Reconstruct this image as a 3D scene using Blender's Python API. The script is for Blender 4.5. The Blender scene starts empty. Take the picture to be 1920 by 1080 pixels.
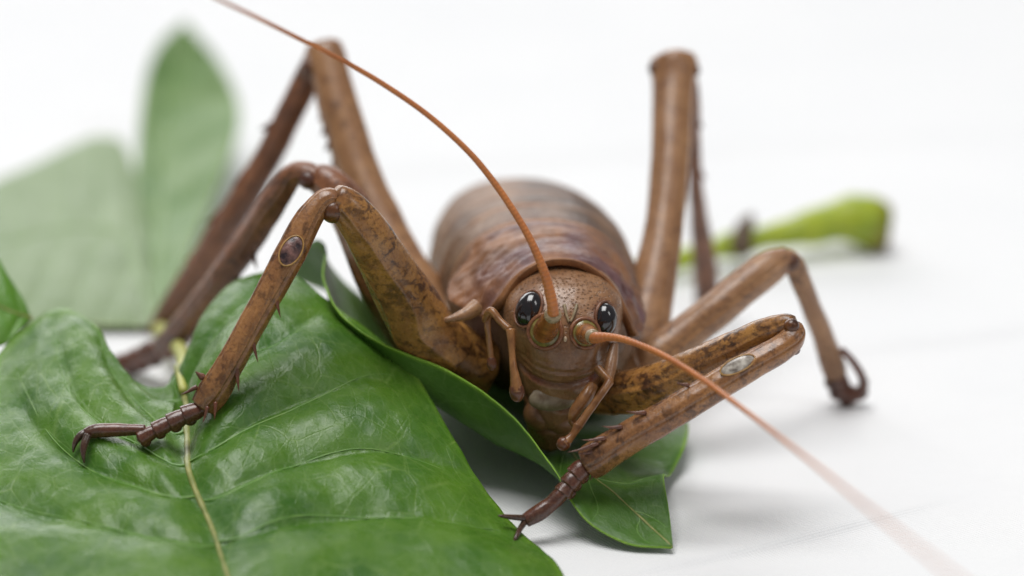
import bpy, math, random
import numpy as np
from mathutils import Vector
from mathutils.bvhtree import BVHTree

random.seed(7)
rng = np.random.default_rng(7)
scene = bpy.context.scene
MM = 0.001                      # meshes are written in millimetres

# ------------------------------------------------------------------ camera
PITCH = math.radians(18.0)
CP, SP = math.cos(PITCH), math.sin(PITCH)
DIST = 300.0                    # mm from the lens to the plane of the head
PPM = 20.8                      # photograph pixels per mm in that plane
Z0 = 18.0                       # height of the picture's centre in that plane
cam_d = bpy.data.cameras.new("camera")
cam = bpy.data.objects.new("camera", cam_d)
scene.collection.objects.link(cam)
cam.location = (0, -DIST * CP * MM, (Z0 + DIST * SP) * MM)
cam.rotation_euler = (math.radians(90) - PITCH, 0, 0)
cam_d.sensor_width = 36.0
cam_d.lens = 36.0 * DIST / (1920.0 / PPM)
cam_d.clip_start = 0.01
cam_d.clip_end = 20.0
cam_d.dof.use_dof = True
cam_d.dof.focus_distance = (DIST - 6.5) * MM
cam_d.dof.aperture_fstop = cam_d.lens / 8.8
cam_d.dof.aperture_blades = 0
scene.camera = cam

# ------------------------------------------------------------------ light
world = bpy.data.worlds.new("World")
scene.world = world
world.use_nodes = True
bg = world.node_tree.nodes["Background"]
bg.inputs[0].default_value = (0.95, 0.975, 1.0, 1)
bg.inputs[1].default_value = 0.22


def softbox(name, loc, target, sx, sy, watts, col):
    l = bpy.data.lights.new(name, 'AREA')
    l.shape = 'RECTANGLE'
    l.size, l.size_y = sx, sy
    l.energy = watts
    l.color = col
    o = bpy.data.objects.new(name, l)
    scene.collection.objects.link(o)
    o.location = loc
    o.rotation_euler = (Vector(target) - Vector(loc)).to_track_quat('-Z', 'Y').to_euler()
    return o


softbox("softbox_overhead", (-0.10, 0.04, 0.85), (0, 0.02, 0), 0.56, 0.46, 6.6, (1.0, 0.995, 0.985))
softbox("softbox_back", (-0.45, 1.80, 0.84), (0, 0.0, 0.01), 2.0, 0.80, 18.0, (1.0, 1.0, 1.0))
softbox("softbox_side", (0.60, -0.35, 0.70), (0, 0.0, 0.01), 0.14, 0.36, 0.90, (1.0, 0.995, 0.985))

scene.view_settings.view_transform = 'Standard'
scene.view_settings.look = 'None'
scene.view_settings.exposure = 0.02
scene.view_settings.gamma = 1.0
scene.cycles.use_denoising = True
scene.cycles.max_bounces = 8


# ------------------------------------------------------------------ geometry helpers
def P(px, py, d):
    """photo pixel + depth (mm behind the head plane) -> point in mm"""
    k = (1 + d / DIST) / PPM
    u, v = (px - 960.0) * k, (540.0 - py) * k
    return np.array([u, d * CP + v * SP, Z0 + v * CP - d * SP])


CAMPOS = np.array([0, -DIST * CP, Z0 + DIST * SP])


def px2mm(w, d):
    return w * (1 + d / DIST) / PPM


def cr_interp(pts, n, closed=False):
    """Catmull-Rom (centripetal-free, uniform) resampling of rows of numbers"""
    pts = np.asarray(pts, float)
    m = len(pts)
    if m == 2:
        t = np.linspace(0, 1, n)[:, None]
        return pts[0] * (1 - t) + pts[1] * t
    ext = np.vstack([2 * pts[0] - pts[1], pts, 2 * pts[-1] - pts[-2]])
    t = np.linspace(0, m - 1, n)
    i = np.minimum(t.astype(int), m - 2)
    f = (t - i)[:, None]
    p0, p1, p2, p3 = ext[i], ext[i + 1], ext[i + 2], ext[i + 3]
    return 0.5 * ((2 * p1) + (-p0 + p2) * f + (2 * p0 - 5 * p1 + 4 * p2 - p3) * f ** 2 + (-p0 + 3 * p1 - 3 * p2 + p3) * f ** 3)


def arc_resample(rows, n):
    """resample so that the points (first three columns) are evenly spaced"""
    fine = cr_interp(rows, max(len(rows) * 24, 48))
    seg = np.linalg.norm(np.diff(fine[:, :3], axis=0), axis=1)
    s = np.concatenate([[0], np.cumsum(seg)])
    q = np.linspace(0, s[-1], n)
    return np.stack([np.interp(q, s, fine[:, c]) for c in range(fine.shape[1])], 1), s[-1]


def vnoise(p, freq, seed=0, octaves=3):
    """cheap smooth pseudo noise in -1..1 for arrays of points"""
    p = np.asarray(p, float)
    r = np.random.default_rng(seed + 991)
    out = np.zeros(p.shape[:-1])
    amp, tot = 1.0, 0.0
    for o in range(octaves):
        for _ in range(4):
            k = r.normal(size=3)
            k /= np.linalg.norm(k)
            out += amp * 0.5 * np.sin(p @ k * freq * r.uniform(0.7, 1.4) + r.uniform(0, 6.28))
        tot += amp
        amp *= 0.55
        freq *= 2.1
    return out / tot


class MB:
    """collects shapes into one mesh (mm, world coordinates)"""

    def __init__(self):
        self.v, self.f, self.uv, self.col, self.n = [], [], [], [], 0

    def grid(self, pts, uv=None, col=None, close_v=False):
        """pts: (nu, nv, 3) grid; close_v wraps the second index"""
        nu, nv = pts.shape[:2]
        base = self.n
        self.v.append(pts.reshape(-1, 3))
        if uv is None:
            a, b = np.meshgrid(np.linspace(0, 1, nu), np.linspace(0, 1, nv), indexing='ij')
            uv = np.stack([a, b], -1)
        self.uv.append(np.asarray(uv, float).reshape(-1, 2))
        if col is None:
            col = np.ones((nu, nv, 3))
        self.col.append(np.asarray(col, float).reshape(-1, 3))
        self.n += nu * nv
        jmax = nv if close_v else nv - 1
        for i in range(nu - 1):
            for j in range(jmax):
                k = (j + 1) % nv
                self.f.append((base + i * nv + j, base + i * nv + k, base + (i + 1) * nv + k, base + (i + 1) * nv + j))
        return base

    def cap(self, base, row, nv, centre, flip=False, col=(1, 1, 1)):
        c = self.n
        self.v.append(np.array([centre]))
        self.uv.append(np.array([[0.5, 0.5]]))
        self.col.append(np.array([col], float))
        self.n += 1
        for j in range(nv):
            a, b = base + row * nv + j, base + row * nv + (j + 1) % nv
            self.f.append((a, b, c) if flip else (b, a, c))

    def tube(self, ctrl, n=40, m=20, power=2.0, up=None, ridge=None, cap=True, lump=0.0, lumpf=1.0, seed=0, colf=None, flat=None):
        """ctrl rows: x y z radius_side radius_up"""
        rows, L = arc_resample(ctrl, n)
        c = rows[:, :3]
        r1, r2 = np.maximum(rows[:, 3], 1e-3), np.maximum(rows[:, 4], 1e-3)
        t = np.gradient(c, axis=0)
        t /= np.linalg.norm(t, axis=1)[:, None]
        upv = np.array(up if up is not None else (0.13, -0.4, 0.9), float)
        side = np.cross(t, upv)
        side /= np.linalg.norm(side, axis=1)[:, None] + 1e-9
        upn = np.cross(side, t)
        a = np.linspace(0, 2 * np.pi, m, endpoint=False)
        ca, sa = np.cos(a), np.sin(a)
        e = 2.0 / power
        sx, sy = np.sign(ca) * np.abs(ca) ** e, np.sign(sa) * np.abs(sa) ** e
        rad = np.ones((n, m))
        s = np.linspace(0, 1, n)
        if ridge is not None:
            rad = rad * ridge(s[:, None], a[None, :])
        pts = c[:, None] + side[:, None] * (sx * rad * r1[:, None])[..., None] + upn[:, None] * (sy * rad * r2[:, None])[..., None]
        if lump:
            nz = vnoise(pts, lumpf, seed)
            dirn = pts - c[:, None]
            dirn /= np.linalg.norm(dirn, axis=2)[..., None] + 1e-9
            pts = pts + dirn * (nz * lump)[..., None]
        uv = np.stack(np.broadcast_arrays((s * L)[:, None], (a / 6.2832)[None, :]), -1)
        col = colf(s[:, None] + 0 * a, a[None, :] + 0 * s[:, None], pts) if colf else None
        b = self.grid(pts, uv, col, close_v=True)
        if cap:
            c0 = col[0, 0] if col is not None else (1, 1, 1)
            c1 = col[-1, 0] if col is not None else (1, 1, 1)
            self.cap(b, 0, m, c[0] - t[0] * min(r1[0], r2[0]) * 0.35, True, c0)
            self.cap(b, n - 1, m, c[-1] + t[-1] * min(r1[-1], r2[-1]) * 0.35, False, c1)
        return rows

    def ball(self, centre, axes, n=16, m=24, colour=(1, 1, 1), warp=None):
        """ellipsoid; axes: three row vectors with their lengths"""
        th = np.linspace(0.0, np.pi, n)
        th[0], th[-1] = 0.02, np.pi - 0.02
        ph = np.linspace(0, 2 * np.pi, m, endpoint=False)
        x = np.sin(th)[:, None] * np.cos(ph)
        y = np.sin(th)[:, None] * np.sin(ph)
        z = np.cos(th)[:, None] + 0 * ph
        if warp:
            x, y, z = warp(x, y, z)
        ax = np.asarray(axes, float)
        pts = np.asarray(centre) + x[..., None] * ax[0] + y[..., None] * ax[1] + z[..., None] * ax[2]
        col = np.broadcast_to(np.array(colour, float), pts.shape)
        b = self.grid(pts, None, col, close_v=True)
        self.cap(b, 0, m, pts[0].mean(0), True, colour)
        self.cap(b, n - 1, m, pts[-1].mean(0), False, colour)

    def build(self, name, mat, parent=None, base=None, smooth=True):
        me = bpy.data.meshes.new(name)
        V = np.vstack(self.v)
        off = np.array(parent["_base"] if parent is not None else (base if base is not None else (0, 0, 0)))
        me.from_pydata((V - off).tolist(), [], self.f)
        uvl = me.uv_layers.new(name="UVMap")
        UV = np.vstack(self.uv)
        idx = np.zeros(len(me.loops), np.int32)
        me.loops.foreach_get("vertex_index", idx)
        uvl.data.foreach_set("uv", UV[idx].astype(np.float32).ravel())
        at = me.color_attributes.new("Col", 'FLOAT_COLOR', 'POINT')
        C = np.hstack([np.vstack(self.col), np.ones((len(V), 1))])
        at.data.foreach_set("color", C.astype(np.float32).ravel())
        if smooth:
            me.polygons.foreach_set("use_smooth", np.ones(len(me.polygons), bool))
        import bmesh
        bm = bmesh.new()
        bm.from_mesh(me)
        bmesh.ops.recalc_face_normals(bm, faces=bm.faces)
        bm.to_mesh(me)
        bm.free()
        me.materials.append(mat)
        o = bpy.data.objects.new(name, me)
        scene.collection.objects.link(o)
        if parent is not None:
            o.parent = parent
            o["_base"] = [float(q) for q in off]
        else:
            o.location = [float(q) * MM for q in off]
            o.scale = (MM, MM, MM)
        return o


def root(name, base, label, category, group=None):
    o = bpy.data.objects.new(name, None)
    scene.collection.objects.link(o)
    o.location = [float(q) * MM for q in base]
    o.scale = (MM, MM, MM)
    o.empty_display_size = 1.0
    o["_base"] = [float(q) for q in base]
    o["label"] = label
    o["category"] = category
    if group:
        o["group"] = group
    return o


def rows_px(lst):
    """[(px,py,d,wpx[,wpx_up])] -> tube control rows"""
    out = []
    for r in lst:
        px, py, d, w = r[:4]
        w2 = r[4] if len(r) > 4 else w
        p = P(px, py, d)
        out.append([*p, px2mm(w, d) / 2, px2mm(w2, d) / 2])
    return np.array(out)


# ------------------------------------------------------------------ materials
def srgb(r, g, b):
    f = lambda c: ((c / 255 + 0.055) / 1.055) ** 2.4 if c > 10 else c / 255 / 12.92
    return (f(r), f(g), f(b), 1.0)


class NT:
    def __init__(self, name):
        self.mat = bpy.data.materials.new(name)
        self.mat.use_nodes = True
        self.nt = self.mat.node_tree
        self.b = self.nt.nodes["Principled BSDF"]

    def node(self, t, **kw):
        n = self.nt.nodes.new(t)
        for k, v in kw.items():
            setattr(n, k, v)
        return n

    def link(self, a, b):
        self.nt.links.new(a, b)

    def coord(self, which="Object"):
        return self.node("ShaderNodeTexCoord").outputs[which]

    def mapping(self, vec, scale=(1, 1, 1), rot=(0, 0, 0)):
        m = self.node("ShaderNodeMapping")
        m.inputs["Scale"].default_value = scale
        m.inputs["Rotation"].default_value = rot
        self.link(vec, m.inputs[0])
        return m.outputs[0]

    def noise(self, vec, scale, detail=4, rough=0.55, dist=0.0):
        n = self.node("ShaderNodeTexNoise")
        n.inputs["Scale"].default_value = scale
        n.inputs["Detail"].default_value = detail
        n.inputs["Roughness"].default_value = rough
        n.inputs["Distortion"].default_value = dist
        self.link(vec, n.inputs["Vector"])
        return n.outputs["Fac"]

    def voronoi(self, vec, scale, feature='F1'):
        n = self.node("ShaderNodeTexVoronoi", feature=feature)
        n.inputs["Scale"].default_value = scale
        self.link(vec, n.inputs["Vector"])
        return n.outputs["Distance"]

    def ramp(self, fac, stops):
        r = self.node("ShaderNodeValToRGB")
        el = r.color_ramp.elements
        while len(el) > 1:
            el.remove(el[-1])
        el[0].position, el[0].color = stops[0][0], stops[0][1]
        for p, c in stops[1:]:
            e = el.new(p)
            e.color = c
        self.link(fac, r.inputs[0])
        return r.outputs[0]

    def bw(self, fac, lo, hi):
        return self.ramp(fac, [(lo, (0, 0, 0, 1)), (hi, (1, 1, 1, 1))])

    def mix(self, fac, a, b, mode='MIX'):
        m = self.node("ShaderNodeMix", data_type='RGBA', blend_type=mode)
        if hasattr(fac, "links") or hasattr(fac, "is_linked"):
            self.link(fac, m.inputs[0])
        else:
            m.inputs[0].default_value = fac
        for v, s in ((a, m.inputs[6]), (b, m.inputs[7])):
            if isinstance(v, tuple):
                s.default_value = v
            else:
                self.link(v, s)
        return m.outputs[2]

    def math(self, op, a, b):
        m = self.node("ShaderNodeMath", operation=op)
        for v, s in ((a, m.inputs[0]), (b, m.inputs[1])):
            if isinstance(v, (int, float)):
                s.default_value = v
            else:
                self.link(v, s)
        return m.outputs[0]

    def bump(self, h, dist, strength=1.0, normal=None):
        b = self.node("ShaderNodeBump")
        b.inputs["Distance"].default_value = dist
        b.inputs["Strength"].default_value = strength
        self.link(h, b.inputs["Height"])
        if normal is not None:
            self.link(normal, b.inputs["Normal"])
        return b.outputs[0]

    def vcol(self):
        n = self.node("ShaderNodeAttribute")
        n.attribute_name = "Col"
        return n.outputs["Color"]

    def finish(self, color=None, rough=0.4, normal=None, spec=0.5, coat=0.0, sss=0.0, sss_r=(1.0, 0.4, 0.2)):
        if color is not None:
            if isinstance(color, tuple):
                self.b.inputs["Base Color"].default_value = color
            else:
                self.link(color, self.b.inputs["Base Color"])
        if isinstance(rough, (int, float)):
            self.b.inputs["Roughness"].default_value = rough
        else:
            self.link(rough, self.b.inputs["Roughness"])
        if normal is not None:
            self.link(normal, self.b.inputs["Normal"])
        self.b.inputs["Specular IOR Level"].default_value = spec
        self.b.inputs["Coat Weight"].default_value = coat
        self.b.inputs["Coat Roughness"].default_value = 0.15
        if sss:
            self.b.inputs["Subsurface Weight"].default_value = sss
            self.b.inputs["Subsurface Radius"].default_value = sss_r
            self.b.inputs["Subsurface Scale"].default_value = 0.0006
        return self.mat


def chitin(name, c1, c2, spot, spot_lo=0.52, spot_hi=0.62, spot_scale=1.1, spot_amt=0.85, rough=0.3, use_col=True,
           pits=0.0, bumpd=0.05, stretch=(1, 1, 1), spec=0.5, coat=0.0):
    m = NT(name)
    co = m.coord()
    n1 = m.noise(co, 0.4, 4)
    base = m.mix(m.bw(n1, 0.35, 0.65), c1, c2)
    fine = m.noise(co, 4.5, 5, 0.65)
    base = m.mix(m.bw(fine, 0.3, 0.75), m.mix(0.28, base, (0.02, 0.01, 0.005, 1)), m.mix(0.08, base, (0.9, 0.7, 0.4, 1)))
    if spot_amt > 0:
        sp = m.noise(m.mapping(co, stretch), spot_scale, 7, 0.66, 0.5)
        fld = m.bw(m.noise(co, 0.22, 2), 0.3, 0.62)
        k = m.math('MULTIPLY', m.bw(sp, spot_lo, spot_hi), m.math('ADD', m.math('MULTIPLY', fld, 0.75), 0.25))
        base = m.mix(m.math('MULTIPLY', k, spot_amt), base, spot)
        sp2 = m.noise(m.mapping(co, (stretch[1], stretch[2], stretch[0])), spot_scale * 3.2, 5, 0.6, 0.3)
        base = m.mix(m.math('MULTIPLY', m.bw(sp2, spot_lo + 0.07, spot_hi + 0.08), spot_amt * 0.6), base, spot)
    if use_col:
        base = m.mix(1.0, base, m.vcol(), 'MULTIPLY')
    h = m.noise(co, 2.4, 5, 0.6)
    nrm = m.bump(h, bumpd * MM * 1.8, 0.5)
    if pits > 0:
        sx = m.node("ShaderNodeSeparateXYZ")
        m.link(co, sx.inputs[0])
        mask = m.bw(m.math('MULTIPLY', sx.outputs[2], 0.05), 0.72, 0.88)
        vo = m.bw(m.voronoi(co, 3.6), 0.10, 0.42)
        inv = m.math('MULTIPLY', m.math('SUBTRACT', 1.0, vo), mask)
        nrm = m.bump(m.math('SUBTRACT', 1.0, inv), pits * MM, 1.0, nrm)
        base = m.mix(m.math('MULTIPLY', inv, 0.55), base, (0.03, 0.015, 0.008, 1))
    rr = m.ramp(m.noise(co, 1.6, 4), [(0.3, (rough - 0.07,) * 3 + (1,)), (0.7, (rough + 0.12,) * 3 + (1,))])
    return m.finish(base, rr, nrm, spec, coat if name == 'body_chitin' else max(coat, 0.18))


M = {}
M['femur'] = chitin('femur_chitin', srgb(178, 124, 58), srgb(144, 92, 44), srgb(52, 28, 20), 0.48, 0.58, 0.85, 0.85, 0.27, stretch=(0.8, 1, 1.25))
M['shin'] = chitin('front_shin_chitin', srgb(168, 114, 64), srgb(136, 84, 48), srgb(52, 28, 20), 0.48, 0.60, 0.9, 0.8, 0.26, stretch=(1.2, 1, 0.8))
M['hind'] = chitin('hind_femur_chitin', srgb(172, 124, 82), srgb(146, 98, 60), srgb(70, 42, 28), 0.50, 0.64, 1.3, 0.7, 0.38, stretch=(0.7, 0.9, 1.6))
M['tibia'] = chitin('dark_leg_chitin', srgb(152, 92, 56), srgb(118, 66, 40), srgb(50, 25, 18), 0.48, 0.62, 1.1, 0.75, 0.34)
M['foot'] = chitin('foot_chitin', srgb(104, 46, 32), srgb(76, 30, 22), srgb(34, 12, 10), 0.5, 0.7, 1.5, 0.6, 0.22, coat=0.25)
M['claw'] = chitin('claw_chitin', srgb(72, 28, 22), srgb(46, 18, 16), srgb(22, 8, 8), 0.5, 0.7, 1.5, 0.6, 0.2, coat=0.3)
M['spine'] = chitin('spine_chitin', srgb(112, 54, 36), srgb(84, 36, 26), srgb(46, 20, 16), 0.5, 0.7, 2.0, 0.5, 0.26)
M['head'] = chitin('head_chitin', srgb(160, 114, 78), srgb(136, 92, 60), srgb(86, 56, 36), 0.5, 0.7, 0.9, 0.5, 0.30, pits=0.09)
M['body'] = chitin('body_chitin', srgb(255, 255, 255), srgb(226, 218, 210), srgb(120, 88, 68), 0.5, 0.68, 0.8, 0.5, 0.42, spec=0.35, coat=0.0)
M['antenna'] = None


def antenna_mat():
    m = NT('antenna_chitin')
    uv = m.coord("UV")
    sx = m.node("ShaderNodeSeparateXYZ")
    m.link(uv, sx.inputs[0])
    w = m.math('SINE', m.math('MULTIPLY', sx.outputs[0], 16.0), 0.0)
    f = m.bw(w, 0.0, 1.0)
    base = m.mix(m.math('MULTIPLY', f, 0.22), srgb(196, 120, 62), srgb(146, 80, 40))
    base = m.mix(m.bw(m.noise(m.coord(), 0.5, 3), 0.35, 0.7), base, m.mix(0.4, base, srgb(140, 74, 44)))
    return m.finish(base, 0.36, m.bump(w, 0.022 * MM, 0.5), 0.5)


M['antenna'] = antenna_mat()


def plain(name, c1, c2, scale, rough, spec=0.5, coat=0.0, bumpd=0.0):
    m = NT(name)
    n = m.noise(m.coord(), scale, 5, 0.6)
    col = m.mix(m.bw(n, 0.35, 0.65), c1, c2)
    nrm = m.bump(n, bumpd * MM, 0.7) if bumpd else None
    return m.finish(col, rough, nrm, spec, coat)


M['eye'] = plain('eye_gloss', srgb(14, 10, 12), srgb(26, 18, 22), 3.0, 0.12, 0.6, 0.6)
M['membrane'] = plain('pale_joint_membrane', srgb(168, 148, 116), srgb(124, 108, 80), 2.0, 0.3, 0.5)
M['socket'] = plain('greenish_socket_membrane', srgb(136, 122, 62), srgb(92, 84, 50), 1.6, 0.2, 0.5, 0.3)
M['scape'] = plain('scape_chitin', srgb(170, 108, 50), srgb(112, 66, 34), 0.9, 0.24, 0.5, 0.2)
M['palp'] = plain('palp_chitin', srgb(154, 106, 62), srgb(116, 74, 42), 1.2, 0.3, 0.5)
M['palp_end'] = plain('palp_club', srgb(110, 66, 38), srgb(74, 40, 26), 1.2, 0.28, 0.5)
M['clypeus'] = plain('clypeus_grey', srgb(150, 134, 112), srgb(104, 82, 60), 0.9, 0.34, 0.5, 0, 0.12)
M['ocellus'] = plain('ocellus_cream', srgb(222, 200, 172), srgb(206, 180, 150), 2, 0.3)
M['eardrum_dark'] = plain('eardrum_dark', srgb(40, 26, 30), srgb(128, 92, 84), 1.3, 0.3, 0.5, 0.2, 0.2)
M['eardrum_pale'] = plain('eardrum_silver', srgb(206, 198, 186), srgb(110, 98, 88), 1.6, 0.25, 0.5, 0.4, 0.15)
M['rim'] = plain('eardrum_rim', srgb(190, 150, 88), srgb(160, 116, 62), 2, 0.34)


def leaf_mat(name, top, top2, net, under, net_scale, gloss=0.28):
    m = NT(name)
    uv = m.coord("UV")
    co = m.coord()
    n1 = m.noise(co, 0.16, 4)
    col = m.mix(m.bw(n1, 0.35, 0.68), top, top2)
    wob = m.node("ShaderNodeMix", data_type='VECTOR')
    nz = m.node("ShaderNodeTexNoise")
    nz.inputs["Scale"].default_value = 0.5
    m.link(co, nz.inputs["Vector"])
    wob.inputs[0].default_value = 0.25
    m.link(uv, wob.inputs[4])
    m.link(nz.outputs["Color"], wob.inputs[5])
    v1 = m.voronoi(wob.outputs[1], net_scale * 1.5, 'DISTANCE_TO_EDGE')
    v2 = m.voronoi(wob.outputs[1], net_scale * 4.5, 'DISTANCE_TO_EDGE')
    l1 = m.math('SUBTRACT', 1.0, m.bw(v1, 0.003, 0.026))
    l2 = m.math('SUBTRACT', 1.0, m.bw(v2, 0.01, 0.12))
    brk = m.bw(m.noise(co, 0.25, 3), 0.42, 0.66)
    col = m.mix(m.math('MULTIPLY', m.math('MULTIPLY', l1, brk), 0.34), col, net)
    col = m.mix(m.math('MULTIPLY', l2, 0.10), col, net)
    # brown freckles and scars of the leaf skin
    fr = m.bw(m.noise(co, 1.5, 6, 0.7), 0.68, 0.76)
    col = m.mix(m.math('MULTIPLY', fr, 0.35), col, srgb(92, 84, 40))
    col = m.mix(1.0, col, m.vcol(), 'MULTIPLY')
    geo = m.node("ShaderNodeNewGeometry")
    h1 = m.math('MULTIPLY', l1, -1.0)
    nrm = m.bump(h1, 0.03 * MM, 0.4)
    nrm = m.bump(l2, 0.02 * MM, 0.5, nrm)
    nrm = m.bump(m.noise(co, 1.1, 6, 0.7), 0.14 * MM, 0.5, nrm)
    rr = m.ramp(m.noise(co, 0.9, 5), [(0.3, (gloss,) * 3 + (1,)), (0.72, (gloss + 0.18,) * 3 + (1,))])
    mat = m.finish(col, rr, nrm, 0.5, 0.0)
    m.b.inputs["Transmission Weight"].default_value = 0.0
    # light passing through the blade
    tr = m.node("ShaderNodeBsdfTranslucent")
    m.link(m.mix(0.4, col, under), tr.inputs[0])
    ms = m.node("ShaderNodeMixShader")
    ms.inputs[0].default_value = 0.22
    out = m.nt.nodes["Material Output"]
    m.link(m.b.outputs[0], ms.inputs[1])
    m.link(tr.outputs[0], ms.inputs[2])
    m.link(ms.outputs[0], out.inputs[0])
    return mat


M['leaf_big'] = leaf_mat('leaf_green', srgb(96, 138, 44), srgb(66, 112, 36), srgb(150, 180, 100), srgb(120, 170, 50), 0.16, 0.20)
M['leaf_dark'] = leaf_mat('leaf_deep_green', srgb(86, 130, 42), srgb(64, 106, 36), srgb(126, 156, 84), srgb(120, 170, 50), 0.2, 0.34)
M['leaf_pale'] = leaf_mat('leaf_pale_green', srgb(134, 162, 106), srgb(110, 144, 86), srgb(150, 174, 116), srgb(150, 190, 90), 0.12, 0.4)  # paleness from backlight sheen is put into the base colour
M['leaf_bright'] = leaf_mat('leaf_bright_green', srgb(104, 158, 44), srgb(90, 140, 40), srgb(150, 180, 90), srgb(120, 170, 50), 0.12)
M['vein'] = plain('leaf_vein', srgb(118, 154, 74), srgb(92, 138, 58), 0.5, 0.36, 0.5, 0, 0.05)
M['vein_pale'] = plain('pale_leaf_vein', srgb(132, 160, 100), srgb(116, 148, 84), 0.5, 0.4)
M['leaf_grey'] = leaf_mat('leaf_grey_green', srgb(152, 172, 130), srgb(134, 156, 112), srgb(158, 178, 128), srgb(150, 190, 90), 0.12, 0.4)  # greyer and paler still, backlight sheen included in the colour
M['midrib'] = plain('leaf_midrib', srgb(160, 158, 96), srgb(118, 128, 62), 0.9, 0.42, 0.5, 0, 0.08)


def stem_mat():
    m = NT('young_stem')
    co = m.coord()
    n = m.noise(co, 0.35, 4)
    col = m.mix(m.bw(n, 0.35, 0.65), srgb(170, 184, 44), srgb(140, 160, 40))
    col = m.mix(m.math('MULTIPLY', m.bw(m.noise(co, 1.3, 5), 0.55, 0.7), 0.5), col, srgb(110, 96, 40))
    col = m.mix(1.0, col, m.vcol(), 'MULTIPLY')
    return m.finish(col, 0.42, m.bump(n, 0.3 * MM, 0.6))


M['stem'] = stem_mat()


def cloth_mat():
    m = NT('white_woven_cloth')
    co = m.mapping(m.coord(), (1, 1, 1), (0, 0, math.radians(-32)))
    sx = m.node("ShaderNodeSeparateXYZ")
    m.link(co, sx.inputs[0])
    k = 2 * math.pi / 0.34
    a = m.math('SINE', m.math('MULTIPLY', sx.outputs[0], k), 0)
    b = m.math('SINE', m.math('MULTIPLY', sx.outputs[1], k), 0)
    w = m.math('ADD', m.math('MULTIPLY', a, 1.0), m.math('MULTIPLY', b, 0.5))
    nrm = m.bump(w, 0.04 * MM, 0.6)
    nrm = m.bump(m.noise(m.coord(), 0.05, 5, 0.6), 1.2 * MM, 0.4, nrm)
    c = m.mix(m.bw(m.noise(m.coord(), 0.03, 4), 0.3, 0.7), (0.80, 0.805, 0.815, 1), (0.83, 0.83, 0.835, 1))
    return m.finish(c, 0.8, nrm, 0.2)


M['cloth'] = cloth_mat()

# ------------------------------------------------------------------ the cloth
def build_cloth():
    mb = MB()
    # finer where the camera looks, coarse out to the far edge
    def axis(lo, hi, near_lo, near_hi, n_in, n_out):
        a = np.linspace(near_lo, near_hi, n_in)
        l = near_lo - (near_lo - lo) * np.linspace(1, 0, n_out, endpoint=False) ** 2
        r = near_hi + (hi - near_hi) * np.linspace(0, 1, n_out + 1)[1:] ** 2
        return np.concatenate([l, a, r])
    X = axis(-1500, 1500, -60, 80, 320, 24)
    Y = axis(-700, 2200, -50, 120, 340, 24)
    x, y = np.meshgrid(X, Y, indexing='ij')
    p = np.stack([x, y, 0 * x], -1)
    z = -0.35 + 0.30 * vnoise(p, 0.05, 3, 2)
    # two soft pressed creases
    for (ax, ay, bx, by, h, w, L) in ((6, -24.6, 36, -6.6, 0.42, 0.5, 30), (20, 30, 110, 64, 0.5, 2.2, 80), (-60, 90, 60, 120, 0.6, 3.0, 80)):
        ux, uy = bx - ax, by - ay
        l = math.hypot(ux, uy)
        ux, uy = ux / l, uy / l
        s = (x - ax) * ux + (y - ay) * uy
        q = -(x - ax) * uy + (y - ay) * ux + 1.2 * np.sin(s * 0.06)
        win = np.exp(-(((s - l / 2) / (l * 0.55)) ** 4))
        z = z + win * h * (1 / (1 + np.exp(-q / (w * 0.35))) - 0.5) * np.exp(-(q / 14.0) ** 2)
    z = np.minimum(z, 0.25)
    p[..., 2] = z
    mb.grid(p, p[..., :2])
    o = mb.build('cloth', M['cloth'])
    o["kind"] = "structure"
    o["label"] = "white woven cloth with faint pressed creases under everything"
    return o


build_cloth()


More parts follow.
